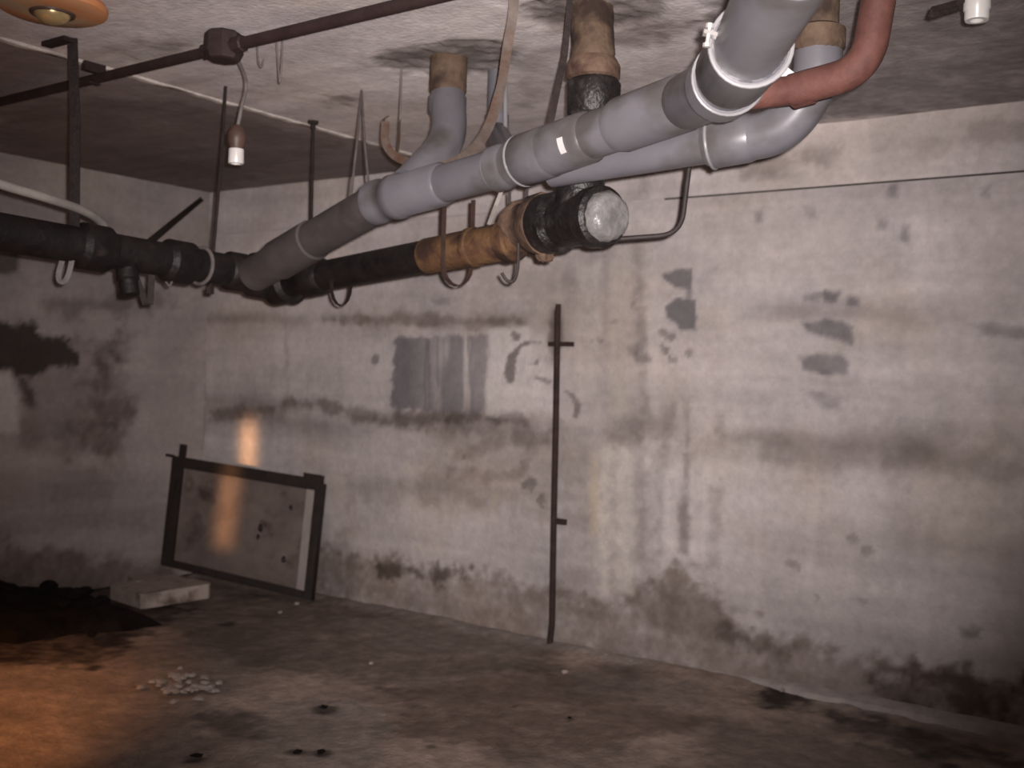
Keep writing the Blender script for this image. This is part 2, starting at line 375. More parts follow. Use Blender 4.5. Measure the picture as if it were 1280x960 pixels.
for pts, al, wd in (([(262, 518), (310, 516), (340, 512), (365, 503), (400, 506), (440, 516), (490, 524), (540, 521), (600, 519), (655, 520)], .85, [.06, .07, .06, .05, .05, .06, .09, .07, .05, .03]), ([(400, 399), (470, 401), (500, 396), (540, 401), (600, 402), (660, 402)], .8, [.03, .06, .08, .06, .06, .05]),
                    ([(440, 520), (500, 530), (560, 529), (620, 530)], .5, .08), ([(560, 575), (600, 560), (640, 548), (690, 545)], .5, .07), ([(560, 590), (620, 597), (650, 590), (668, 560)], .45, .05), ([(760, 545), (800, 548), (860, 552)], .5, .025)):
    B.line(bw(*pts), wd, (.5, .465, .44), al, .025, .04, .02, 'mul', .25)
# damp foot of the wall, ragged upper edge
B.poly(bw((250, 690), (330, 665), (440, 690), (500, 700), (590, 712), (640, 728), (700, 742), (760, 755), (815, 720), (850, 712), (905, 745), (940, 785), (1000, 800), (1090, 826), (1160, 838), (1280, 845), (1480, 870), (1480, 985), (1280, 930), (760, 828), (250, 722)), (.50, .45, .41), .85, .05, .09, .05, 'mul', .25)
B.poly(bw((470, 708), (530, 702), (590, 708), (588, 722), (540, 726), (480, 722)), (.42, .40, .38), .85, .03, .06, .04, 'mul', .3)
B.poly(bw((905, 770), (960, 790), (990, 812), (975, 830), (900, 800)), (.5, .46, .43), .8, .05, .07, .04, 'mul')
B.poly(bw((1090, 845), (1160, 838), (1280, 850), (1280, 905), (1180, 890), (1090, 868)), (.42, .38, .36), .85, .05, .06, .04, 'mul', .3)
# brush marks of grey paint
d, sl = B.sdf(bw((494, 422), (612, 418), (606, 516), (488, 512)), .1)
us, vs = U[sl], V[sl]; p0 = bw((490, 466))[0][0]; p1 = bw((612, 466))[0][0]; t = (us - p0) / (p1 - p0)
st = fbm(us * 22 + .6 * vs, vs * 1.3, 77, 4); mk = sstep(-.012, .012, d + B.n2[sl] * .05) * np.clip(1.2 - .6 * t - sstep(.48, .62, st) * (-.1 + 1.1 * t), 0, 1)
B.lerp(mk * .95, (.165, .153, .165), sl)
B.poly(bw((610, 412), (664, 407), (660, 520), (606, 520)), (.66, .62, .59), .55, .012, .02, .015)
B.poly(bw((430, 425), (488, 425), (486, 512), (440, 515)), (.62, .58, .56), .3, .05, .05, .02)
B.poly(bw((626, 519), (654, 515), (655, 523), (640, 526)), (.25, .22, .21), .7, .01, .01, .01)
B.line(bw((640, 478), (637, 466), (640, 448), (650, 432), (664, 426), (676, 428)), [.05, .075, .05, .02, .012, .01], DK, .9, .006, .01, .015)
B.line(bw((664, 470), (676, 474), (688, 478)), .02, DK, .7, .006, .01, .015)
B.line(bw((706, 489), (716, 494), (722, 506), (719, 522)), [.01, .025, .04, .02], DK, .85, .006, .01, .012)
for x, y, r in ((670, 455, .012), (643, 418, .03), (672, 463, .012), (662, 605, .045), (675, 626, .03), (700, 652, .03), (468, 448, .03), (515, 607, .02), (770, 399, .02), (790, 383, .02), (750, 426, .012), (738, 427, .012), (578, 574, .014), (1088, 690, .03), (1079, 750, .02), (1020, 746, .02), (990, 705, .025), (1068, 672, .02)):
    c = bw((x, y))[0]; B.blob(c, r, r * .7, DK, .75 if x < 780 else .42, .008, .025, .03, 'lerp', .3)
# dark paint strokes to the right
B.poly(bw((829, 346), (843, 338), (864, 337), (864, 361), (847, 361)), GR, .92, .008, .012, .01)
B.poly(bw((831, 383), (848, 372), (868, 377), (872, 399), (871, 416), (850, 414), (845, 405), (832, 397)), GR, .95, .008, .015, .01)
B.poly(bw((858, 358), (864, 358), (865, 380), (857, 378)), GR, .6, .01, .01, .01)
for pts, al in (([(1001, 368), (1024, 366), (1022, 378), (1002, 377)], .6), ([(1031, 366), (1049, 367), (1047, 379), (1031, 377)], .8), ([(1059, 371), (1076, 373), (1073, 387), (1060, 380)], .85), ([(1002, 404), (1030, 398), (1055, 402), (1068, 408), (1066, 430), (1050, 424), (1015, 416)], .85),
                ([(1001, 449), (1030, 443), (1055, 445), (1061, 455), (1058, 469), (1030, 467), (1006, 460)], .72), ([(1003, 487), (1030, 488), (1053, 494), (1052, 515), (1028, 509)], .45),
                ([(1210, 406), (1240, 403), (1285, 410), (1285, 424), (1235, 422)], .5), ([(1005, 258), (1020, 256), (1022, 276), (1005, 270)], .35), ([(940, 264), (953, 262), (953, 279), (943, 280)], .5), ([(1095, 274), (1110, 276), (1108, 287), (1096, 284)], .4),
                ([(1125, 280), (1136, 282), (1136, 303), (1126, 302)], .6), ([(1105, 232), (1121, 230), (1121, 246), (1110, 246)], .55), ([(1224, 234), (1240, 231), (1238, 246), (1224, 245)], .55), ([(1200, 786), (1226, 785), (1224, 796), (1201, 796)], .65), ([(540, 374), (562, 374), (560, 380), (542, 380)], .4)):
    B.poly(bw(*pts), GR, min(1, al * 1.08), .015, .018, .012, 'lerp', .12)
for x, y, r, al in ((835, 418, .03, .6), (828, 440, .035, .7), (858, 440, .03, .6), (792, 438, .04, .5), (803, 448, .05, .45), (840, 452, .02, .5)):
    B.blob(bw((x, y))[0], r, r * .7, DK, al, .012, .03, .04, 'lerp', .5)
# drips
for pts, wd, al in (([(858, 498), (859, 520), (857, 610), (854, 690)], [.05, .03, .035, .05], .5), ([(836, 502), (836, 522), (833, 560)], [.08, .07, .03], .5), ([(900, 516), (900, 545)], .05, .45), ([(896, 610), (891, 712)], .07, .35), ([(853, 630), (853, 672)], .05, .5), ([(829, 560), (827, 690)], .05, .25),
                    ([(797, 300), (801, 400), (806, 520)], .05, .45), ([(797, 520), (795, 700)], .09, .3), ([(758, 300), (757, 420)], .03, .25), ([(357, 375), (359, 500)], .03, .3), ([(815, 590), (813, 720)], .12, .25)):
    B.line(bw(*pts), wd, (.2, .175, .16), al, .02, .015, .015, 'lerp', .3)
for pts, wd, al, c in (([(744, 570), (743, 670)], .05, .5, (.55, .46, .33)), ([(757, 560), (755, 690), (757, 745)], .06, .5, (.66, .61, .54)), ([(782, 565), (780, 740)], .10, .45, (.64, .60, .54)), ([(735, 330), (733, 500)], .14, .3, (.6, .56, .51)), ([(775, 330), (774, 520)], .1, .3, (.52, .47, .39)), ([(617, 620), (616, 670)], .03, .4, (.5, .42, .31)), ([(835, 590), (834, 680)], .06, .4, (.62, .58, .55)), ([(875, 585), (950, 575)], .14, .35, (.62, .58, .55))):
    B.line(bw(*pts), wd, c, al, .03, .03, .02, 'lerp', .3)
B.poly(bw((691, 384), (701, 382), (704, 430), (699, 450), (689, 450), (684, 425)), (.10, .075, .06), .8, .03, .02, .02)
B.poly(bw((268, 512), (296, 512), (296, 526), (268, 526)), (.2, .17, .15), .5, .02, .02, .01)
B.poly(bw((326, 511), (356, 512), (355, 527), (326, 526)), (.2, .17, .15), .5, .02, .02, .01)
def back3(U, V, h): return np.stack([U, YB - h, V], -1)
wb = B.mesh('wall_back', back3, M_WALL)
T = Surf(XL, XR, SEAM + .004, H, .0125, wall_base, 12)
paint_common(T)
for pts, al in (([(880, 205), (960, 195), (1050, 190), (1045, 205), (960, 215), (890, 222)], .5), ([(1080, 180), (1180, 165), (1280, 155), (1280, 185), (1180, 190), (1085, 200)], .35), ([(800, 215), (860, 210), (860, 240), (800, 240)], .3)):
    T.poly(bw(*pts), (.45, .42, .41), al, .03, .06, .03, 'mul', .4)
tb = T.mesh('ring_beam', lambda U, V, h: np.stack([U, YB - .004 - h, V], -1), M_WALL, wb); del tb['kind']
build('joint_backing', obox(((XL + XR) / 2, YB + .03, SEAM), ((XR - XL) / 2, 0, 0), (0, .012, 0), (0, 0, .03)), M_CORE, wb)

xf = float(on_back(830, 250)[0]); build('joint_filler', obox(((XL + xf) / 2, YB + .004, SEAM), ((xf - XL) / 2, 0, 0), (0, .006, 0), (0, 0, .008)), mat_noise('wall_mortar', (.4, .365, .355), (.5, .46, .445), 9, .9), wb)

# ---- left wall
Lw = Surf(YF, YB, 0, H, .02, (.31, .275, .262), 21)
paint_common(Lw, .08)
for pts, al, c in (([(50, 372), (215, 366), (212, 384), (140, 392), (60, 390)], .6, (.4, .36, .34)), ([(20, 430), (150, 420), (170, 500), (150, 575), (30, 560)], .55, (.42, .36, .34)), ([(-200, 560), (200, 600), (200, 660), (-200, 660)], .2, (.5, .46, .44)),
                   ([(95, 540), (140, 540), (138, 575), (120, 572)], .6, (.4, .35, .33)), ([(-200, 640), (60, 690), (200, 705), (250, 735), (-200, 800)], .8, (.4, .34, .31)), ([(100, 500), (175, 500), (170, 515), (130, 530)], .55, (.4, .35, .33)),
                   ([(120, 425), (145, 422), (148, 445), (110, 460)], .6, (.3, .26, .25)), ([(95, 480), (150, 462), (165, 430), (158, 470), (130, 490)], .5, (.42, .37, .35))):
    Lw.poly(lw(*pts), c, al, .06, .10, .03, 'mul', .2)
Lw.poly(lw((-160, 415), (30, 402), (48, 400), (50, 412), (80, 420), (85, 433), (102, 438), (100, 452), (60, 462), (34, 470), (12, 464), (-160, 480)), (.035, .025, .022), .95, .02, .06, .03)
Lw.poly(lw((14, 465), (32, 468), (46, 490), (44, 506), (30, 506), (22, 492)), (.05, .035, .03), .85, .03, .04, .02)
Lw.poly(lw((-60, 466), (14, 464), (24, 495), (22, 540), (-60, 548)), (.46, .42, .40), .8, .015, .02, .02)
Lw.poly(lw((-10, 316), (25, 316), (25, 343), (-10, 343)), (.06, .05, .045), .85, .02, .02, .01)
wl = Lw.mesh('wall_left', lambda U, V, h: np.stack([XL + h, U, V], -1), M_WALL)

# ---- ceiling: two precast slabs with a pale mortar joint between them
SX = float(on_ceil(315, 137)[0])
ceiling = thing('ceiling', None, None, (0, 0, H), None, 'structure')
stub1 = on_ceil(561, 76); stub2 = on_ceil(738, 17)
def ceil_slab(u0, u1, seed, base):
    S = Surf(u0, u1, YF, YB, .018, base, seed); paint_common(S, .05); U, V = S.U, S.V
    for c, r, dep in ((stub1, .23, .010), (stub2, .20, .018)):
        dd = np.hypot((U - c[0]) / 1.35, V - c[1]) + S.n1 * .12 + S.n2 * .06
        hole = sstep(r, r - .05, dd); S.h += hole * dep + hole * S.n2 * .03; S.lerp(hole * .85, (.17, .145, .13))
        S.lerp(sstep(r + .07, r, dd) * (1 - hole) * .3, (.45, .41, .38))
    for pts, al, c in (([(655, 5), (720, 0), (800, 20), (885, 25), (860, 45), (790, 60), (700, 40)], .7, (.42, .38, .36)), ([(770, 20), (870, 12), (885, 30), (800, 45)], .5, (.4, .37, .36)), ([(640, 80), (700, 60), (720, 120), (650, 130)], .55, (.5, .46, .44)),
                       ([(60, 120), (250, 130), (420, 180), (250, 250), (0, 215), (0, 140)], .45, (.5, .44, .42)), ([(410, 120), (440, 118), (442, 133), (412, 135)], .75, (.35, .32, .3)), ([(880, -40), (1320, -80), (1320, 130), (900, 160)], .85, (.42, .41, .42)),  # last entry: dim light falloff at the ceiling's right, painted into its colour
                       ([(480, 65), (560, 48), (640, 62), (620, 85), (500, 90)], .4, (.4, .36, .34)), ([(150, 60), (180, 55), (182, 70), (155, 72)], .6, (.35, .3, .28)), ([(200, 58), (225, 55), (224, 70), (200, 72)], .6, (.35, .3, .28)), ([(790, 75), (870, 60), (880, 90), (800, 100)], .3, (.55, .5, .5))):
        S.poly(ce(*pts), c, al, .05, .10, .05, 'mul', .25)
    for pts, al in (([(420, 30), (560, 15), (640, 30), (560, 55), (440, 70)], .5), ([(470, 90), (540, 85), (545, 130), (480, 130)], .4), ([(660, 95), (720, 70), (780, 60), (790, 90), (690, 130)], .4), ([(150, 0), (330, 0), (250, 40), (150, 45)], .25)):
        S.poly(ce(*pts), (.74, .69, .665), al, .06, .10, .05, 'lerp', .3)
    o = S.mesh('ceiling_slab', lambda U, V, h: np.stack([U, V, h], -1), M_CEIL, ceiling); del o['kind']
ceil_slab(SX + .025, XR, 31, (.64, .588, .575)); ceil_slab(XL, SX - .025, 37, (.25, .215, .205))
rg = random.Random(3); V_, F_ = [], []
ys = np.arange(YF, YB, .06)
for i, y in enumerate(ys):
    dz = rg.uniform(-.006, .004); V_ += [(SX - .028 - rg.random() * .008, y, H + .012), (SX - .014, y, H - .004 + dz), (SX + .014, y, H - .004 + dz), (SX + .028 + rg.random() * .008, y, H + .012)]
    if i: k = 4 * i; F_ += [[k - 4 + j, k - 3 + j, k + 1 + j, k + j] for j in range(3)]
build('mortar_joint', (V_, F_), M_MORTAR, ceiling, True, 'pale mortar line between two ceiling slabs')

# ---- floor
FS = Surf(XL, XR, YF, YB, .02, (.33, .26, .215), 41)
U, V = FS.U, FS.V
big = fbm(U * 1.2, V * 1.2, 43, 5); mid = fbm(U * 4, V * 4, 47, 5); FS.c *= (1 + 1.0 * (big - .5) + .8 * (mid - .5))[..., None]
for pts, c, al in (([(250, 715), (430, 748), (700, 802), (700, 830), (500, 850), (300, 830), (200, 780)], (.09, .068, .055), .55), ([(470, 860), (700, 830), (900, 900), (700, 940), (500, 920)], (.12, .08, .058), .6),
                   ([(430, 770), (560, 782), (690, 800), (640, 822), (470, 805)], (.28, .24, .215), .45), ([(330, 870), (480, 880), (470, 960), (300, 960)], (.27, .235, .21), .5), ([(700, 830), (900, 860), (860, 890), (720, 860)], (.2, .17, .155), .4),
                   ([(900, 900), (1280, 960), (1280, 1100), (800, 1000)], (.11, .085, .07), .5), ([(150, 790), (270, 800), (300, 860), (180, 870)], (.22, .19, .165), .4), ([(0, 700), (160, 708), (240, 760), (120, 830), (0, 830), (-100, 760)], (.03, .02, .016), .85),
                   ([(945, 866), (985, 862), (1006, 872), (1000, 886), (955, 882)], (.035, .026, .022), .9), ([(1030, 885), (1150, 905), (1280, 945), (1280, 962), (1150, 940), (1040, 905)], (.06, .047, .04), .8), ([(250, 880), (330, 885), (320, 925), (260, 925)], (.07, .052, .042), .6)):
    FS.poly(fl(*pts), c, al, .06, .12, .06, 'lerp', .25)
for x, y, r in ((405, 885, .05), (372, 940, .04), (402, 940, .04), (245, 945, .04), (712, 897, .022), (285, 778, .05), (230, 760, .05), (95, 960, .05), (1190, 955, .05), (640, 880, .02), (540, 930, .03)):
    FS.blob(fl((x, y))[0], r, r, (.025, .018, .015), .8, .015, .02, .02)
FS.h += (fbm(U * 1.5, V * 1.5, 53, 4) - .5) * .03 + (mid - .5) * .018 + FS.n2 * .008
# the mortar fillet where floor and back wall meet
FS.h += sstep(YB - .16, YB, V) * .02; FS.lerp(sstep(YB - .13, YB - .06, V + FS.n1 * .05) * sstep(.35, .6, fbm(U * 1.5, V * 0, 61, 3)) * .55, (.36, .32, .295))
floor = FS.mesh('floor', lambda U, V, h: np.stack([U, V, h - .012], -1), M_FLOOR)

# pale mortar fillet along the foot of the back wall
V_, F_ = [], []; rgm = random.Random(5); xs = np.arange(float(on_floor(880, 845)[0]), XR, .05)
for i, x in enumerate(xs):
    k = min(1, .25 + i / 14); a = (.055 + rgm.random() * .012) * k; b_ = (.03 + rgm.random() * .006) * k
    V_ += [(x, YB - a - .02, -.02), (x, YB - a, b_ * .75), (x, YB - a * .5, b_ + .004), (x, YB + .005, b_ + .012)]
    if i: q_ = 4 * i; F_ += [[q_ - 4 + j, q_ - 3 + j, q_ + 1 + j, q_ + j] for j in range(3)]
tag(build('baseboard_back', (V_, F_), mat_noise('fillet_mortar', (.33, .29, .27), (.46, .415, .39), 14, .9, bump=.4), None, True), kind='structure')

# walls out of view
for nm, c, hx, hy in (('wall_right', (XR + .05, (YB + YF) / 2), .05, (YB - YF) / 2), ('wall_front', ((XL + XR) / 2, YF - .05), (XR - XL) / 2, .05)):
    o = build(nm, obox((c[0], c[1], H / 2), (hx, 0, 0), (0, hy, 0), (0, 0, H / 2)), mat_noise(nm + '_concrete', (.3, .27, .25), (.42, .38, .36), 4, .9)); tag(o, kind='structure')

# ------------------------------------------------------------------ grey plastic main drain
MAIN = [P(1000, -60, 1.55), P(939, 56, 2.05), P(905, 106, 2.42), P(858, 127, 2.80), P(640, 206, 3.3), P(500, 245, 3.65), P(405, 292, 3.98), P(318, 343, 4.30)]
def unit(v): return v / np.linalg.norm(v)
g = thing('main_drain_pipe', 'long grey plastic drain pipe hung under the ceiling, sweeping to the upper right corner', 'drain pipe', MAIN[4])
R0 = .068
build('pipe_section', sweep([MAIN[0], MAIN[1] + unit(MAIN[2] - MAIN[1]) * .06], R0, 28), M_PVC, g, True)
build('bend', sweep(fillet([MAIN[1], MAIN[2], MAIN[3]], .12, 8), R0 + .004, 28), M_PVC, g, True)
d01 = unit(MAIN[1] - MAIN[0]); d12 = unit(MAIN[2] - MAIN[1]); d34 = unit(MAIN[4] - MAIN[3]); d45 = unit(MAIN[5] - MAIN[4]); d56 = unit(MAIN[6] - MAIN[5]); d67 = unit(MAIN[7] - MAIN[6])
L12 = np.linalg.norm(MAIN[2] - MAIN[1])
s = build('socket', lathe(MAIN[1], d12, [(0, R0 + .003), (.0, R0 + .012), (L12 * .62, R0 + .011), (L12 * .66, R0 + .004)], 28), M_PVC, g, True)
build('rim', ring(MAIN[1], d12, R0 + .010, .0045), M_PVCRIM, s, True)
s = build('socket', lathe(MAIN[2] - d12 * .04, unit(d12 + d34 * .25), [(-.03, R0 + .006), (-.03, R0 + .013), (.05, R0 + .013), (.06, R0 + .004)], 28), M_PVC, g, True)
build('rim', ring(MAIN[2] - d12 * .07, unit(d12 + d34 * .2), R0 + .011, .004), M_PVCRIM, s, True)
build('pipe_section', sweep([MAIN[3], MAIN[4]], R0 - .002, 28), M_PVC, g, True)
build('socket', lathe(MAIN[3], d34, [(-.03, R0), (.0, R0 + .008), (.22, R0 + .008), (.25, R0 - .001)], 28), M_PVC, g, True)
build('socket', lathe(MAIN[3] + (MAIN[4] - MAIN[3]) * .50, d34, [(0, R0), (.01, R0 + .007), (.20, R0 + .008), (.23, R0)], 28), M_PVC, g, True)
pa = MAIN[3] + (MAIN[4] - MAIN[3]) * .93
s = build('socket', lathe(pa - d34 * .06, d34, [(-.09, R0), (-.06, R0 + .010), (.05, R0 + .011), (.06, R0 + .004)], 28), M_PVC, g, True)
build('rim', ring(pa - d34 * .0, d34, R0 + .008, .004), M_PVCRIM, s, True)
build('pipe_section', sweep([MAIN[4], MAIN[5]], R0 - .006, 28), M_PVC, g, True)
s = build('socket', lathe(MAIN[4] + d45 * .02, d45, [(-.02, R0 - .006), (0, R0 + .004), (.045, R0 + .004), (.05, R0 - .006)], 28), M_PVC, g, True)
build('rim', ring(MAIN[4] + d45 * .068, d45, R0 - .001, .003), M_PVCRIM, s, True)
pb = MAIN[5] - d45 * .12
build('branch_fitting', lathe(pb, d45, [(-.1, R0 - .004), (-.09, R0 + .004), (.10, R0 + .004), (.11, R0 + .010), (.15, R0 + .010), (.16, R0 + .003), (.20, R0 + .003), (.21, R0 + .009), (.25, R0 + .009), (.26, R0 - .004)], 28), M_PVC, g, True)
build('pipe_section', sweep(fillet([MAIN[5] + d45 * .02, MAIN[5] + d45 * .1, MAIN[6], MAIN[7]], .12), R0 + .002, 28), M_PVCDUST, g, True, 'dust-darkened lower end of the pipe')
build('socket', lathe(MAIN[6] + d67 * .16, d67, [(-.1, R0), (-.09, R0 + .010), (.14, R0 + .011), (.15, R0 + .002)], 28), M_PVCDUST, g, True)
# stickers: curved paper patches on the pipe
def sticker(parent, p, d, r, out, width, height):
    d = unit(d); e = unit(out - d * (out @ d)); n = np.cross(d, e); V_, F_ = [], []
    for k, rr in enumerate((r + .0006, r + .0018)):
        for j in range(7):
            a = (j / 6 - .5) * height / r
            for s_ in (-.5, .5): V_.append(p + d * s_ * width + (e * math.cos(a) + n * math.sin(a)) * rr)
    for j in range(6):
        F_ += [[2 * j, 2 * j + 1, 2 * j + 3, 2 * j + 2], [14 + 2 * j, 14 + 2 * j + 2, 14 + 2 * j + 3, 14 + 2 * j + 1], [2 * j, 2 * j + 2, 16 + 2 * j, 14 + 2 * j], [2 * j + 1, 15 + 2 * j, 17 + 2 * j, 2 * j + 3]]
    F_ += [[0, 14, 15, 1], [12, 13, 27, 26]]
    return build('sticker', (V_, F_), M_PAPER, parent, True, 'small white paper sticker')
pc = MAIN[3] + (MAIN[4] - MAIN[3]) * .58
sticker(g, pc, d34, R0 + .008, CAM - pc + np.array([0, 0, .12]), .022, .045)
# clamp bolt on the first rim
e = unit(P(893, 44, 2.02) - MAIN[1])
cl = build('clamp_ear', obox(MAIN[1] + e * (R0 + .022), e * .016, d12 * .012, np.cross(e, d12) * .004), M_ZINC, g)
build('bolt', lathe(MAIN[1] + e * (R0 + .026) - np.cross(e, d12) * .02, np.cross(e, d12), [(0, .008), (.008, .008), (.008, .004), (.036, .004), (.036, .008), (.043, .008)], 8), M_ZINC, cl)

# second grey pipe, behind the main one, ending in a bend
q = [P(690, 213, 3.28), P(890, 180, 2.98), P(968, 166, 2.9), P(1022, 100, 2.82), None]
q[4] = np.array([q[3][0], q[3][1], q[3][2] + .10])
g2 = thing('side_drain_pipe', 'thinner grey plastic pipe with a large bend, behind the main drain pipe', 'drain pipe', q[1])
build('pipe_section', sweep([q[0], q[1]], .052, 24), M_PVC, g2, True)
build('bend', sweep(fillet([q[1] + (q[1] - q[0]) * .0, q[2] + np.array([.03, 0, 0]), q[3], q[4]], .16, 10), .062, 24), M_PVC, g2, True)
dd = unit(q[2] - q[1])
s = build('socket', lathe(q[1], dd, [(-.02, .056), (0, .068), (.10, .068), (.12, .062)], 24), M_PVC, g2, True)
build('rim', ring(q[1], dd, .0675, .0048), M_PVCRIM, s, True)
build('riser', sweep([q[4] - np.array([0, 0, .03]), (q[4][0], q[4][1], H + .03)], .05, 20, True, .03), M_OCHRE, g2, True, 'ochre-stained iron riser')
build('riser_bell', lathe(q[4], (0, 0, 1), [(-.03, .06), (-.02, .068), (.03, .068), (.04, .05)], 20, .03), M_OCHRE, g2, True)
sticker(g2, P(985, 92, 2.83), q[3] - q[2], .05, CAM - q[3], .035, .03)

# ------------------------------------------------------------------ branch from the left ceiling stub
b0 = stub1; b1 = P(563, 178, 3.88); b2 = P(516, 226, 3.74)
g3 = thing('branch_drain_pipe', 'short grey elbow pipe dropping from the rusty ceiling stub at left', 'drain pipe', b1)
build('rusty_collar', lathe(b0 + np.array([0, 0, .06]), (0, 0, -1), [(0, .07), (.075, .069), (.17, .069), (.185, .063)], 24, .02), M_OCHRE, g3, True, 'orange-brown rusty iron collar')
build('elbow', sweep(fillet([b0 - np.array([0, 0, .12]), b1, b2 + (b2 - b1) * .1], .13, 10), .064, 24), M_PVC, g3, True)
build('socket', lathe(b0 - np.array([0, 0, .128]), (0, 0, -1), [(0, .062), (.006, .07), (.06, .07), (.07, .064)], 24), M_PVC, g3, True)
# thin grey vertical connection behind the tan strap
c0 = on_ceil(621, 92); c1 = P(621, 160, (c0 - CAM) @ FW); c2 = P(640, 205, 3.33)
g4 = thing('vertical_connection_pipe', 'slim grey pipe with rounded elbow behind the tan strap', 'pipe', c1)
build('pipe_section', sweep([c0 + np.array([0, 0, .03]), c1], .036, 18), M_PVC, g4, True)
build('elbow', sweep(fillet([c1 + np.array([0, 0, .05]), c1 - np.array([0, 0, .02]), c2], .08), .045, 18), M_PVC, g4, True)
build('pale_tube', sweep([c0 + np.array([.075, -.05, .01]), c1 + np.array([.085, -.06, -.03])], .009, 10), M_PVCRIM, g4, True)

# ------------------------------------------------------------------ cast-iron drain: riser, tee, end cap, rusty length, black length
k0 = P(754, 271, 3.32); k1 = P(715, 276, 3.45); k2 = P(640, 300, 3.68); k3 = P(535, 320, 3.98); k4 = P(345, 356, 4.62)
dk = unit(k1 - k0)
g5 = thing('cast_iron_drain', 'old black and rust-orange cast-iron drain with a pale wrapped end cap', 'drain pipe', k1)
build('end_cap', lathe(k0 - dk * .085, dk, [(.03, .01), (.036, .034), (.034, .052), (.038, .064), (.052, .074), (.075, .079), (.085, .08), (.10, .077)], 28, .085), M_CAP, g5, True, 'crumpled pale plastic film over the pipe end')
build('tee_hub', lathe(k0, dk, [(-.01, .085), (.0, .096), (.05, .096), (.06, .084), (.20, .083), (.22, .10), (.29, .10), (.30, .085)], 28, .015), M_TAR, g5, True)
build('rusty_flange', lathe(k0 + dk * .29, dk, [(0, .09), (.0, .104), (.05, .102), (.07, .086), (.13, .083), (.14, .092), (.165, .09), (.17, .07)], 24, .07), M_BROWN, g5, True)
for i, (a, b_) in enumerate(((.31, 0), (.335, .03))):
    build('rust_lump', rock(k0 + dk * (a) + np.array([0, 0, -.098]) + EX * b_, .024, .024, .028, .3, 0, 70 + i), M_BROWN, g5)
build('rusty_pipe', sweep([k0 + dk * .42, k2, k3], .066, 24, True, .02), M_ORANGE, g5, True, 'flaking orange rusty pipe length')
dk2 = unit(k3 - k2)
build('collar', lathe(k2 - dk2 * .02, dk2, [(0, .066), (.008, .075), (.05, .075), (.06, .066)], 24, .03), M_ORANGE, g5, True)
build('collar', lathe(k2 + dk2 * .17, dk2, [(0, .066), (.006, .071), (.03, .071), (.036, .066)], 24, .03), M_ORANGE, g5, True)
dk3 = unit(k4 - k3)
build('black_pipe', sweep([k3, k4 + dk3 * .05], .061, 24, True, .01), M_IRON, g5, True)
build('bell_joint', lathe(k3 + dk3 * (np.linalg.norm(k4 - k3) - .34), dk3, [(0, .061), (.02, .075), (.12, .077), (.14, .066), (.22, .066), (.24, .085), (.34, .088), (.36, .06)], 24), M_IRON, g5, True)
r1 = np.array([k1[0] + .02, k1[1], k1[2]])
top = np.array([r1[0], r1[1], H])
build('riser', sweep([r1, P(728, 215, 3.44), P(741, 135, 3.38)], [.082, .074, .068], 24), M_TAR, g5, True, 'black bitumen-coated riser')
bt = P(741, 98, 3.37)
build('riser_bell', lathe(P(741, 150, 3.37), (0, 0, 1), [(0, .066), (.02, .082), (.11, .084), (.125, .074)], 24, .02), M_TAR, g5, True)
build('riser_bell', lathe(bt, (0, 0, 1), [(-.01, .07), (0, .086), (.035, .085), (.06, .072)], 24, .03), M_BROWN, g5, True)
tp = stub2
prof = [(0, .066), (.02, .070)] + [(.06 + .03 * i, .066 + .004 * (i % 2)) for i in range(7)] + [(.30, .07)]
build('riser_stub', lathe(bt + np.array([0, 0, .05]), np.array([tp[0], tp[1], H]) + np.array([0, 0, .06]) - bt, prof, 16, .06), M_OCHRE, g5, True, 'ochre limescaled iron stub entering the ceiling')

# ------------------------------------------------------------------ black pipe along the left
lx = float(k4[0]) - .02
l0 = np.array([lx - .02, 1.0, CAMZ + .47]); l1 = P(332, 349, (np.array([lx, k4[1], 0]) - np.array([0, 0, 0])) @ FW * 1.0)
l1 = np.array([lx, k4[1] + .03, CAMZ + .385])
dl = unit(l1 - l0); LL = np.linalg.norm(l1 - l0)
def at_y(y): return l0 + (l1 - l0) * ((y - l0[1]) / (l1[1] - l0[1]))
g6 = thing('black_waste_pipe', 'sooty black cast-iron pipe running in from the left edge below the ceiling', 'waste pipe', l0)
build('pipe_length', sweep([l0, l1 + dl * .1], .066, 24, True, .01), M_IRON, g6, True)
for y, a in ((2.25, .085), (2.62, .084), (2.92, .08)):
    build('bell_joint', lathe(at_y(y), dl, [(0, .066), (.02, a), (.12, a), (.14, .07)], 24), M_IRON, g6, True)
build('joint_ring', ring(at_y(2.80), dl, .073, .008), M_GREYWIRE, g6, True, 'pale sealing ring')
build('junction_hub', lathe(l1 - dl * .16, dl, [(0, .066), (.02, .094), (.26, .10), (.30, .06)], 24), M_IRON, g6, True)
build('down_stub', lathe(at_y(2.46) - np.array([0, 0, .05]), (.25, 0, -1), [(0, .04), (.05, .042), (.055, .036), (.11, .036)], 14), M_IRON, g6, True)

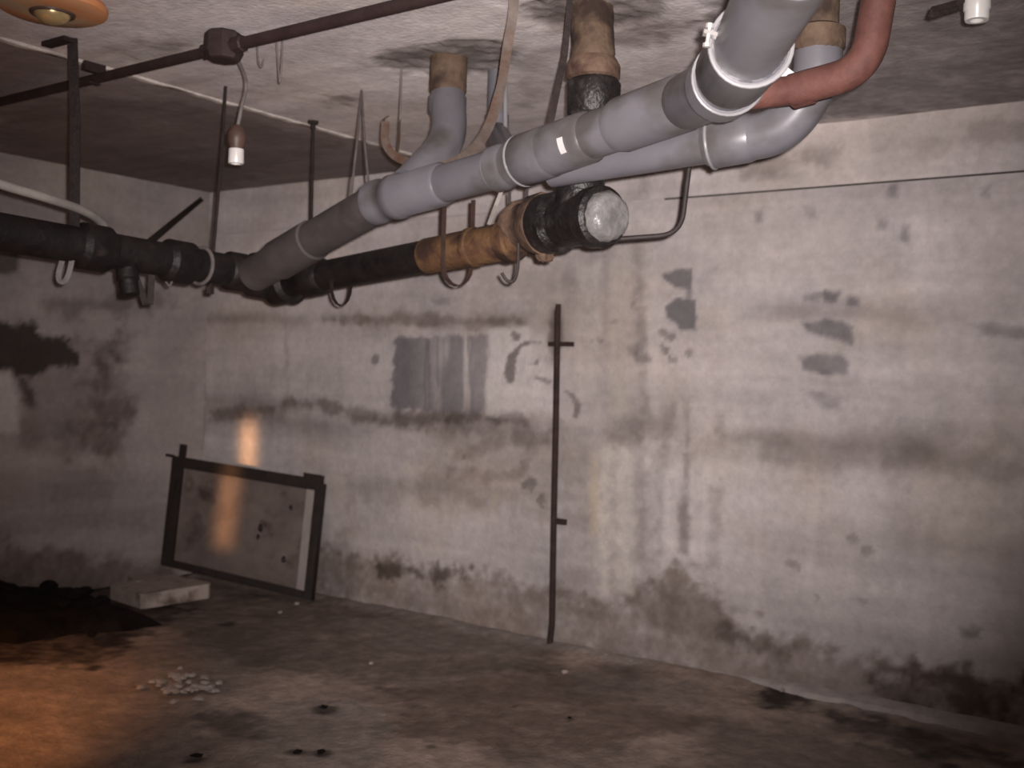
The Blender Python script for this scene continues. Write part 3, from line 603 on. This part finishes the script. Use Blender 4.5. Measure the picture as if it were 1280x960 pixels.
# ------------------------------------------------------------------ red steel pipe with bend (upper right) and the ochre one behind it
rp = [P(908, 122, 2.50), P(1000, 112, 2.52), P(1083, 88, 2.42), P(1098, 0, 2.36), P(1099, -80, 2.36)]
zc = on_ceil(1097, -60)
g7 = thing('red_steel_pipe', 'rusty red steel pipe bending up to the ceiling at upper right', 'pipe', rp[2])
build('pipe_length', sweep([rp[0], rp[1]], .034, 20), M_RUSTRED, g7, True)
top7 = np.array([P(1098, 0, 2.4)[0], P(1098, 0, 2.4)[1], H + .03])
build('bend', sweep(fillet([rp[1] - unit(rp[1] - rp[0]) * .02, rp[2], P(1098, 0, 2.4)], .13, 10), .038, 20), M_RUSTRED, g7, True)
build('riser', sweep([P(1097, 15, 2.4), top7], .034, 20), M_RUSTRED, g7, True)
build('thread_collar', lathe(rp[1], unit(rp[2] - rp[1]), [(-.02, .034), (-.018, .041), (.03, .041), (.032, .036)], 20), M_RUSTRED, g7, True)
# ------------------------------------------------------------------ electrical conduit with junction box and the lamp holders
yc = 2.44
cA = on_plane(-60, 130, 1, yc); cB = on_plane(600, -4, 1, yc); zc_ = H - .055
g9 = thing('ceiling_conduit', 'dark red painted conduit running across the ceiling with a round box', 'conduit', (-2.9, yc, zc_))
xbox = float(on_plane(286, 62, 2, zc_)[0])
build('tube', sweep([(-5.3, yc + .02, zc_ - .01), (xbox, yc, zc_)], .019, 14), M_CONDUIT, g9, True)
build('tube', sweep([(xbox, yc, zc_), (-1.2, yc - .01, zc_ + .01)], .021, 14), M_CONDUIT, g9, True)
jb = build('junction_box', lathe((xbox, yc, H), (0, 0, -1), [(0, .05), (.01, .066), (.075, .068), (.09, .060), (.095, .03)], 8), M_CONDUIT, g9)
for s_ in (-1, 1): build('gland', lathe((xbox + s_ * .055, yc, zc_), (s_, 0, 0), [(0, .03), (.045, .028), (.05, .022)], 8), M_CONDUIT, jb)
build('box_lid', lathe((xbox, yc, H - .09), (0, 0, -1), [(0, .06), (.006, .058), (.010, .05)], 8), M_CONDUIT, jb)
for x in (-4.6, -3.75):
    build('saddle_clip', join(obox((x, yc, H - .018), (.012, 0, 0), (0, .045, 0), (0, 0, .018)), obox((x, yc, zc_ - .022), (.012, 0, 0), (0, .024, 0), (0, 0, .003))), M_CONDUIT, g9)
# pendant lamp holder
ld = 3.86
h0 = np.array([xbox + .05, yc - .02, H - .05]); h1 = P(297, 158, ld)
g10 = thing('pendant_lamp_holder', 'empty white ceramic lamp holder hanging on a cord from the conduit box', 'lamp holder', P(296, 205, ld))
build('cord', sweep(spline([h0, P(307, 100, ld), P(301, 138, ld), h1]), .007, 8), M_GREYWIRE, g10, True)
hc = P(296, 168, ld)
build('holder_cap', lathe(hc + np.array([0, 0, .035]), (0, 0, -1), [(0, .008), (.01, .02), (.035, .034), (.06, .033), (.085, .024)], 16), M_BAKELITE, g10, True)
build('socket_ring', lathe(hc - np.array([0, 0, .05]), (0, 0, -1), [(0, .022), (.003, .027), (.05, .028), (.055, .026), (.055, .018), (.03, .017)], 18), M_CERAMIC, g10, True)
# lamp holder at the upper right
rd = 2.55; hr = P(1222, -6, rd)
g11 = thing('ceiling_lamp_holder', 'empty white ceramic lamp holder on a dark bracket at the top right corner', 'lamp holder', P(1222, 26, rd))
build('socket_ring', lathe(hr + np.array([0, 0, .01]), (0, 0, -1), [(0, .030), (.045, .031), (.05, .028), (.066, .028), (.070, .026), (.070, .016), (.04, .015)], 20), M_CERAMIC, g11, True)
cap_t = hr + np.array([0, 0, .01])
build('holder_cap', lathe(cap_t, (0, 0, 1), [(0, .036), (.03, .036), (.05, .02), (.06, .012)], 16), M_BAKELITE, g11, True)
build('drop_rod', sweep([cap_t + np.array([0, 0, .05]), (hr[0], hr[1], H)], .008, 8), M_DARKSTEEL, g11, True)
br = [P(1192, 2, rd), P(1166, 16, rd - .02), P(1162, 22, rd - .02)]
build('bracket', ribbon([P(1222, -8, rd), P(1195, 4, rd), P(1166, 12, rd - .02), P(1163, 22, rd - .02)], .014, .004, EY), M_DARKSTEEL, g11)
build('bracket', ribbon([P(1222, 2, rd + .02), P(1172, 18, rd), P(1164, 20, rd)], .012, .004, EY), M_DARKSTEEL, g11)
# orange lamp base, top left
oc = on_ceil(66, 1)
g12 = thing('ceiling_lamp', 'orange-brown round lamp base with a brass dome on the ceiling, top left', 'lamp', (oc[0], oc[1], H))
build('base_plate', lathe((oc[0], oc[1], H), (0, 0, -1), [(0, .16), (.012, .168), (.03, .165), (.038, .15), (.04, .08)], 36), M_ORWOOD, g12, True)
build('dark_ring', ring((oc[0], oc[1], H - .04), (0, 0, 1), .062, .008), M_BAKELITE, g12, True)
build('brass_dome', lathe((oc[0], oc[1], H - .036), (0, 0, -1), [(0, .056), (.012, .055), (.026, .044), (.036, .026), (.04, .004)], 24), M_BRASS, g12, True)

# ------------------------------------------------------------------ hangers, straps, wires
def single(name, vf, mat, label, cat, group=None, smooth=False):
    return tag(build(name, vf, mat, None, smooth), label, cat, group)
zs = H
sp = [P(643, -12, 3.2), P(641, 20, 3.24), P(634, 60, 3.3), P(626, 110, 3.42), P(610, 160, 3.55), P(588, 190, 3.66), P(556, 206, 3.74), P(520, 205, 3.82), P(494, 195, 3.9), P(482, 178, 3.95), P(482, 152, 4.0)]
sp[0][2] = H
g13 = thing('pipe_strap', 'long tan metal strap curving from the ceiling under the grey elbow', 'strap', sp[3])
build('band', ribbon(spline(sp, 4), [.03] * 13 + [.034] * 12 + [.03] * 16, .003), M_STRAP, g13, True)
build('anchor_plate', obox(sp[0] + np.array([0, 0, -.004]), (.03, 0, 0), (0, .02, 0), (0, 0, .004)), M_STRAPRED, g13)
g13b = thing('strap_loop', 'short rusty strap loop left of the grey elbow', 'strap', P(492, 150, 4.05))
lp = [P(500, 150, 4.08), P(499, 180, 4.06), P(494, 195, 4.03), P(484, 190, 4.0), P(478, 172, 4.0), P(480, 150, 4.02), P(484, 146, 4.04)]
build('band', ribbon(spline(lp, 4), .022, .003, np.cross(EX, EY) + EX * .5), M_STRAP, g13b)
build('wire', sweep([P(500, 152, 4.08), np.array([P(500, 152, 4.08)[0], P(500, 152, 4.08)[1], H])], .004, 6), M_GREYWIRE, g13b, True)

d_ = (stub2 - CAM) @ FW
hb = P(712, 40, 3.25); hb[2] = H
single('flat_hanger', ribbon([hb, P(706, 70, 3.22), P(686, 165, 3.14)], .018, .004), M_DARKSTEEL, 'grey flat hanger strap from the ceiling beside the brown riser', 'hanger')

# strap hanging to the black pipe, far left
pt = at_y(float(on_plane(84, 290, 0, lx)[1]))
ha = thing('strap_hanger', 'dark wide strap hanging from the ceiling at far left, crossing the conduit', 'hanger', pt)
build('strap', ribbon([(lx - .0, pt[1], H), (lx, pt[1] + .02, H - .3), (lx, pt[1] + .03, pt[2])], .036, .005, EX), M_DARKSTEEL, ha)
build('foot_plate', obox((lx - .06, pt[1] - .02, H - .01), (.07, 0, 0), (0, .02, 0), (0, 0, .008)), M_DARKSTEEL, ha)
# rod hanger
pr = at_y(float(on_plane(282, 340, 0, lx)[1]))
hr_ = thing('rod_hanger', 'thin dark hanger rod holding the black pipe below the lamp holder', 'hanger', pr - np.array([0, 0, .1]))
build('rod', sweep([(pr[0] - .03, pr[1], H), (pr[0] - .02, pr[1] - .02, H - .3), pr + np.array([.0, -.075, -.1])], .007, 8), M_DARKSTEEL, hr_, True)
build('nut', lathe(pr + np.array([0, -.075, -.105]), (0, 0, 1), [(0, .018), (.03, .018)], 6), M_DARKSTEEL, hr_)
# thin rod behind the dusty grey end
p_ = P(390, 200, 5.0)
hq = thing('rod_hanger', 'thin rod dropping from the ceiling behind the dusty grey pipe', 'hanger', P(389, 285, 5.0))
build('rod', sweep([(p_[0], p_[1], H), P(389, 285, 5.0)], .008, 8), M_DARKSTEEL, hq, True)
build('anchor', lathe((p_[0], p_[1], H), (0, 0, -1), [(0, .025), (.015, .025), (.02, .012), (.04, .012)], 8), M_DARKSTEEL, hq)
# inverted V of wire around the grey pipe
wv = on_ceil(452, 112)
single('wire_hanger', join(sweep([wv, P(446, 180, 4.0), P(437, 262, 3.82)], .0045, 6), sweep([wv, P(456, 180, 4.1), P(462, 240, 3.95)], .0045, 6)), M_GREYWIRE, 'grey wire hanger forked over the grey pipe like an inverted V', 'hanger', None, True)
# U straps under the cast-iron drain
def u_strap(px, d, name, label, mat, wdt, wid, up=0.0, drop=.0):
    c = P(px, 0, d); 
    t = ((px - 535) / (345 - 535)) if px < 535 else None
    c = (k3 + (k4 - k3) * t) if t is not None else (k2 + (k3 - k2) * ((px - 640) / (535 - 640)))
    ax = unit(k4 - k3); sd_ = unit(np.cross(ax, (0, 0, 1)))
    pts = []
    hw = wdt
    for a in np.linspace(math.pi, 2 * math.pi, 9): pts.append(c + sd_ * math.cos(a) * wdt + np.array([0, 0, -.05 + math.sin(a) * (.085 + drop)]))
    pts = [pts[0] + np.array([0, 0, .12 + up])] + pts + [pts[-1] + np.array([0, 0, .12 + up])]
    return single(name, ribbon(pts, wid, .004, ax), mat, label, 'hanger')
u_strap(434, 4.3, 'loop_hanger', 'thin dark loop hanger under the black pipe', M_DARKSTEEL, .05, .016, -.06, -.002)
u_strap(574, 3.85, 'loop_hanger', 'rusty strap loop under the orange rusty pipe', M_STRAPRED, .072, .02, .12, -.008)
single('wire_hook', sweep(spline([P(648, 295, 3.6), P(648, 322, 3.6), P(646, 342, 3.6), P(641, 352, 3.6), P(633, 350, 3.6), P(627, 341, 3.6)]), .0055, 8), M_BLACKWIRE, 'thin black wire hook under the rust flange', 'hook', None, True)
single('white_cable_tie', ribbon([P(628, 236, 3.45), P(620, 256, 3.5), P(611, 280, 3.6)], .012, .004), M_CABLE, 'white plastic strip between grey pipe and orange rusty pipe', 'strip')
# L-shaped rod to the right of the end cap
single('bent_rod', sweep(fillet([P(868, 165, 3.42), P(861, 212, 3.42), P(851, 293, 3.42), P(770, 299, 3.42)], .07), [.0095] * 12 + [.008] * 8 if False else .0085, 10), M_BLACKWIRE, 'thin dark L-shaped rod beside the wrapped end cap', 'rod', None, True)
single('small_wire_frame', join(sweep([P(637, 240, 3.9), P(637, 268, 3.9)], .005, 6), sweep([P(659, 232, 3.9), P(658, 262, 3.9)], .005, 6), sweep([P(637, 254, 3.9), P(659, 248, 3.9)], .004, 6)), M_BLACKWIRE, 'small dark wire frame behind the black tee', 'wire', None, True)
# pale hose on the black pipe, far left
single('pale_hose', sweep(spline([P(-60, 205, 3.3), P(0, 230, 3.42), P(60, 248, 3.6), P(105, 264, 3.85), P(128, 280, 4.05), P(136, 300, 4.15)]), .0155, 12), M_CABLE, 'pale plastic hose curving down behind the black pipe at left edge', 'hose', None, True)
single('diagonal_brace', ribbon([P(176, 312, 4.25), P(214, 280, 5.2), P(252, 249, 6.55)], .03, .01), M_DARKSTEEL, 'dark diagonal flat brace behind the black pipe near the corner', 'brace')
# loops below the left black pipe
single('loop_hanger', ribbon(spline([P(82, 315, 3.85), P(74, 338, 3.85), P(74, 350, 3.85), P(80, 352, 3.85), P(86, 342, 3.85), P(92, 315, 3.85)], 4), .018, .003), M_GREYWIRE, 'pale narrow strap loop under the left black pipe', 'hanger')
single('loop_hanger', ribbon([P(163, 328, 4.15), P(176, 362, 4.15), P(182, 380, 4.15), P(188, 380, 4.15), P(190, 340, 4.15), P(191, 325, 4.15)], .024, .003), M_DARKSTEEL, 'V-shaped strap bracket hanging under the left black pipe', 'hanger')
single('wire_hook', sweep(spline([P(214, 336, 4.2), P(215, 350, 4.2), P(212, 357, 4.2), P(207, 352, 4.2)]), .004, 6), M_GREYWIRE, 'tiny wire hook under the black pipe beside the pale ring', 'hook', None, True)
# loose wires on the conduit
single('loose_wire', sweep(spline([P(321, 52, 3.8), P(323, 76, 3.8), P(327, 84, 3.8), P(330, 74, 3.8)]), .0035, 6), M_GREYWIRE, 'short wire loop dangling just right of the conduit box', 'wire', None, True)
single('loose_wire', sweep(spline([P(345, 50, 3.78), P(348, 84, 3.78), P(350, 104, 3.78), P(352, 78, 3.78), P(353, 48, 3.78)]), .0035, 6), M_GREYWIRE, 'longer wire dangling from the conduit right of its box', 'wire', None, True)

# ------------------------------------------------------------------ vertical rod on the back wall
yw = YB - .035
def bk(x, y): return on_plane(x, y, 1, yw)
gr = thing('standing_rod', 'slim rusty steel rod standing upright against the back wall', 'rod', bk(689, 803))
build('rod', sweep([bk(697, 388), bk(695, 520), bk(692, 660), bk(690, 780), bk(687, 806)], .0165, 12), M_RUSTROD, gr, True)
cc = bk(696, 430)
build('cross_bracket', obox(cc + np.array([.02, .008, 0]), (.075, 0, 0), (0, .008, 0), (0, 0, .012)), M_RUSTROD, gr)
build('wall_clip', obox(bk(697, 652) + np.array([.015, .01, 0]), (.028, 0, 0), (0, .012, 0), (0, 0, .014)), M_RUSTROD, gr)
build('rod_tip', sweep([bk(697, 392), bk(698, 380)], [.0165, .014], 10), M_RUSTROD, gr, True)

# ------------------------------------------------------------------ framed panel leaning in the corner
BR = on_floor(391, 751, .01); TR = on_back(412, 600) + np.array([0, -.035, 0])
BL = P(203, 706, 6.55)
TL = P(218, 570, 6.72)
gp = thing('leaning_panel', 'dirty framed panel with dark edges leaning in the corner', 'panel', BR)
ux = unit((BR - BL) + (TR - TL)); Wd = (np.linalg.norm(BR - BL) + np.linalg.norm(TR - TL)) / 2
nrm = unit(np.cross(ux, unit((TL - BL) + (TR - BR))))
if nrm @ (CAM - BR) < 0: nrm = -nrm
def Q(a, b, n=0.): return (BL * (1 - a) + BR * a) * (1 - b) + (TL * (1 - a) + TR * a) * b + nrm * n
def slab(a0, a1, b0, b1, n0, n1):
    V_ = [Q(a, b, n) for n in (n0, n1) for a, b in ((a0, b0), (a1, b0), (a1, b1), (a0, b1))]
    return V_, [[3, 2, 1, 0], [4, 5, 6, 7], [0, 1, 5, 4], [1, 2, 6, 5], [2, 3, 7, 6], [3, 0, 4, 7]]
build('panel_board', slab(.05, .93, .05, .95, -.012, .0), M_PANEL, gp)
build('top_rail', slab(0, .955, .90, 1.0, -.02, .025), M_FRAME, gp)
build('rail_cap', slab(.87, .985, .965, 1.035, -.02, .03), M_FRAME, gp)
build('bottom_rail', slab(0, .95, 0, .065, -.02, .02), M_FRAME, gp)
build('left_stile', slab(0, .075, .0, 1.0, -.022, .022), M_FRAME, gp)
build('pale_strip', slab(.895, .945, .03, .93, 0, .018), M_STRIP, gp, False, 'pale strip along the right edge')
build('right_stile', slab(.95, 1.0, 0, .97, -.03, .03), M_FRAME, gp)
build('post_stub', slab(.035, .075, 1.0, 1.12, -.01, .012), M_FRAME, gp)
build('rail_end', slab(-.055, .0, .985, 1.01, -.008, .01), M_FRAME, gp)
# knobs of dried mortar on the panel face
for a, b, r in ((.62, .5, .018), (.61, .42, .013), (.80, .72, .012), (.79, .28, .014)):
    build('dark_lump', rock(Q(a, b, .0), r, r, r * 1.6, .3, 0, int(a * 100)), M_FRAME, gp)

# ------------------------------------------------------------------ floor litter
bc = on_floor(196, 752); bc = P(200, 733, 6.3); bc[2] = .05
sl_ = single('concrete_slab_piece', obox(bc, unit(np.array([.9, -.1, .0])) * .19, np.array([.09, .17, .02]), (.0, 0, .042), .02), M_BLOCK, 'pale broken slab lying on the floor before the leaning panel', 'slab')
sl2 = single('concrete_slab_piece', obox(P(172, 722, 6.45) * np.array([1, 1, 0]) + np.array([0, .06, .03]), np.array([.10, -.04, 0]), np.array([.03, .08, .0]), (0, 0, .06), .012), M_BLOCK, 'small pale block behind the broken slab at left', 'block')
# dark heap at the left edge
hp = on_floor(-15, 770); V_, F_ = [], []; A, Bn = 28, 10
for j in range(Bn + 1):
    r = j / Bn
    for i in range(A):
        a = 2 * math.pi * i / A; n = 1 + .22 * math.sin(3 * a + 1) + .12 * math.sin(7 * a)
        x = .85 * r * n * math.cos(a); y = .62 * r * n * math.sin(a)
        z = .15 * (1 - r * r) * (1 + .5 * math.sin(5 * x + 3) * math.cos(7 * y)) + (random.random() - .5) * .03 * (1 - r) - (.02 if j == Bn else 0)
        V_.append((hp[0] + x * .8 - y * .3, hp[1] + y + x * .3, z))
for j in range(Bn):
    for i in range(A): i2 = (i + 1) % A; F_.append([j * A + i, j * A + i2, (j + 1) * A + i2, (j + 1) * A + i])
o = single('dirt_heap', (V_, F_), M_RUBBLE, 'low black heap of dirt and soot on the floor at left', 'dirt heap'); o['kind'] = 'stuff'
def heap_z(x, y):
    return .0
rgl = random.Random(12)
for i, (x, y, s_) in enumerate(((95, 745, .06), (118, 752, .05), (80, 755, .045), (108, 738, .04), (128, 742, .05), (60, 735, .06), (140, 765, .04), (115, 790, .03))):
    c = on_floor(x, y, .10 if i < 6 else .03); c[2] = (.11, .09, .10, .10, .06, .11, .025, .02)[i]
    single('rubble_chunk', rock(c, s_, s_ * .7, s_ * .6, .3, rgl.random() * 3, i), M_RUBBLE, 'broken rubble chunk on the black dirt heap at left', 'rubble', 'rubble chunks on the dirt heap')
# plaster flakes
for i in range(40):
    x = 226 + rgl.gauss(0, 20); y = 857 + rgl.gauss(0, 9); c = on_floor(x, y); c[2] = .004; s_ = rgl.uniform(.012, .034)
    single('plaster_flake', rock(c, s_, s_ * .7, .011, .5, rgl.random() * 3, 100 + i), M_PLASTER, 'crumbled pale plaster flake in the patch on the floor, lower left', 'plaster flake', 'plaster flakes lower left')
for (x, y, r, lb) in ((371, 757, .016, 'white crumb at the foot of the leaning panel'), (464, 832, .012, 'tiny pale crumb on the floor left of the rod'), (706, 843, .016, 'pale pebble on the floor just right of the rod foot'), (350, 768, .012, 'tiny white crumb on the floor below the leaning panel'), (978, 866, .014, 'small bright glassy bit at the edge of the dark hollow')):
    c = on_floor(x, y); c[2] = .012; single('floor_crumb', rock(c, r, r * .8, r * .6, .3, 1, int(x)), M_PLASTER if x in (371, 978) else M_BLOCK, lb, 'crumb')
for i, (x, y, r) in enumerate(((405, 885, .03), (372, 941, .028), (402, 941, .028), (712, 898, .016), (246, 946, .03))):
    c = on_floor(x, y); c[2] = .004
    single('dark_pebble', rock(c, r * .62, r * .5, r * .28, .45, i, 200 + i), M_RUBBLE, ('dark clod on the pale floor patch, farther than its two neighbours', 'left of two dark clods side by side at the bottom', 'right of two dark clods side by side at the bottom', 'lone small dark pebble on the brown floor right of centre', 'dark clod at the edge of the warm light patch')[i], 'pebble')
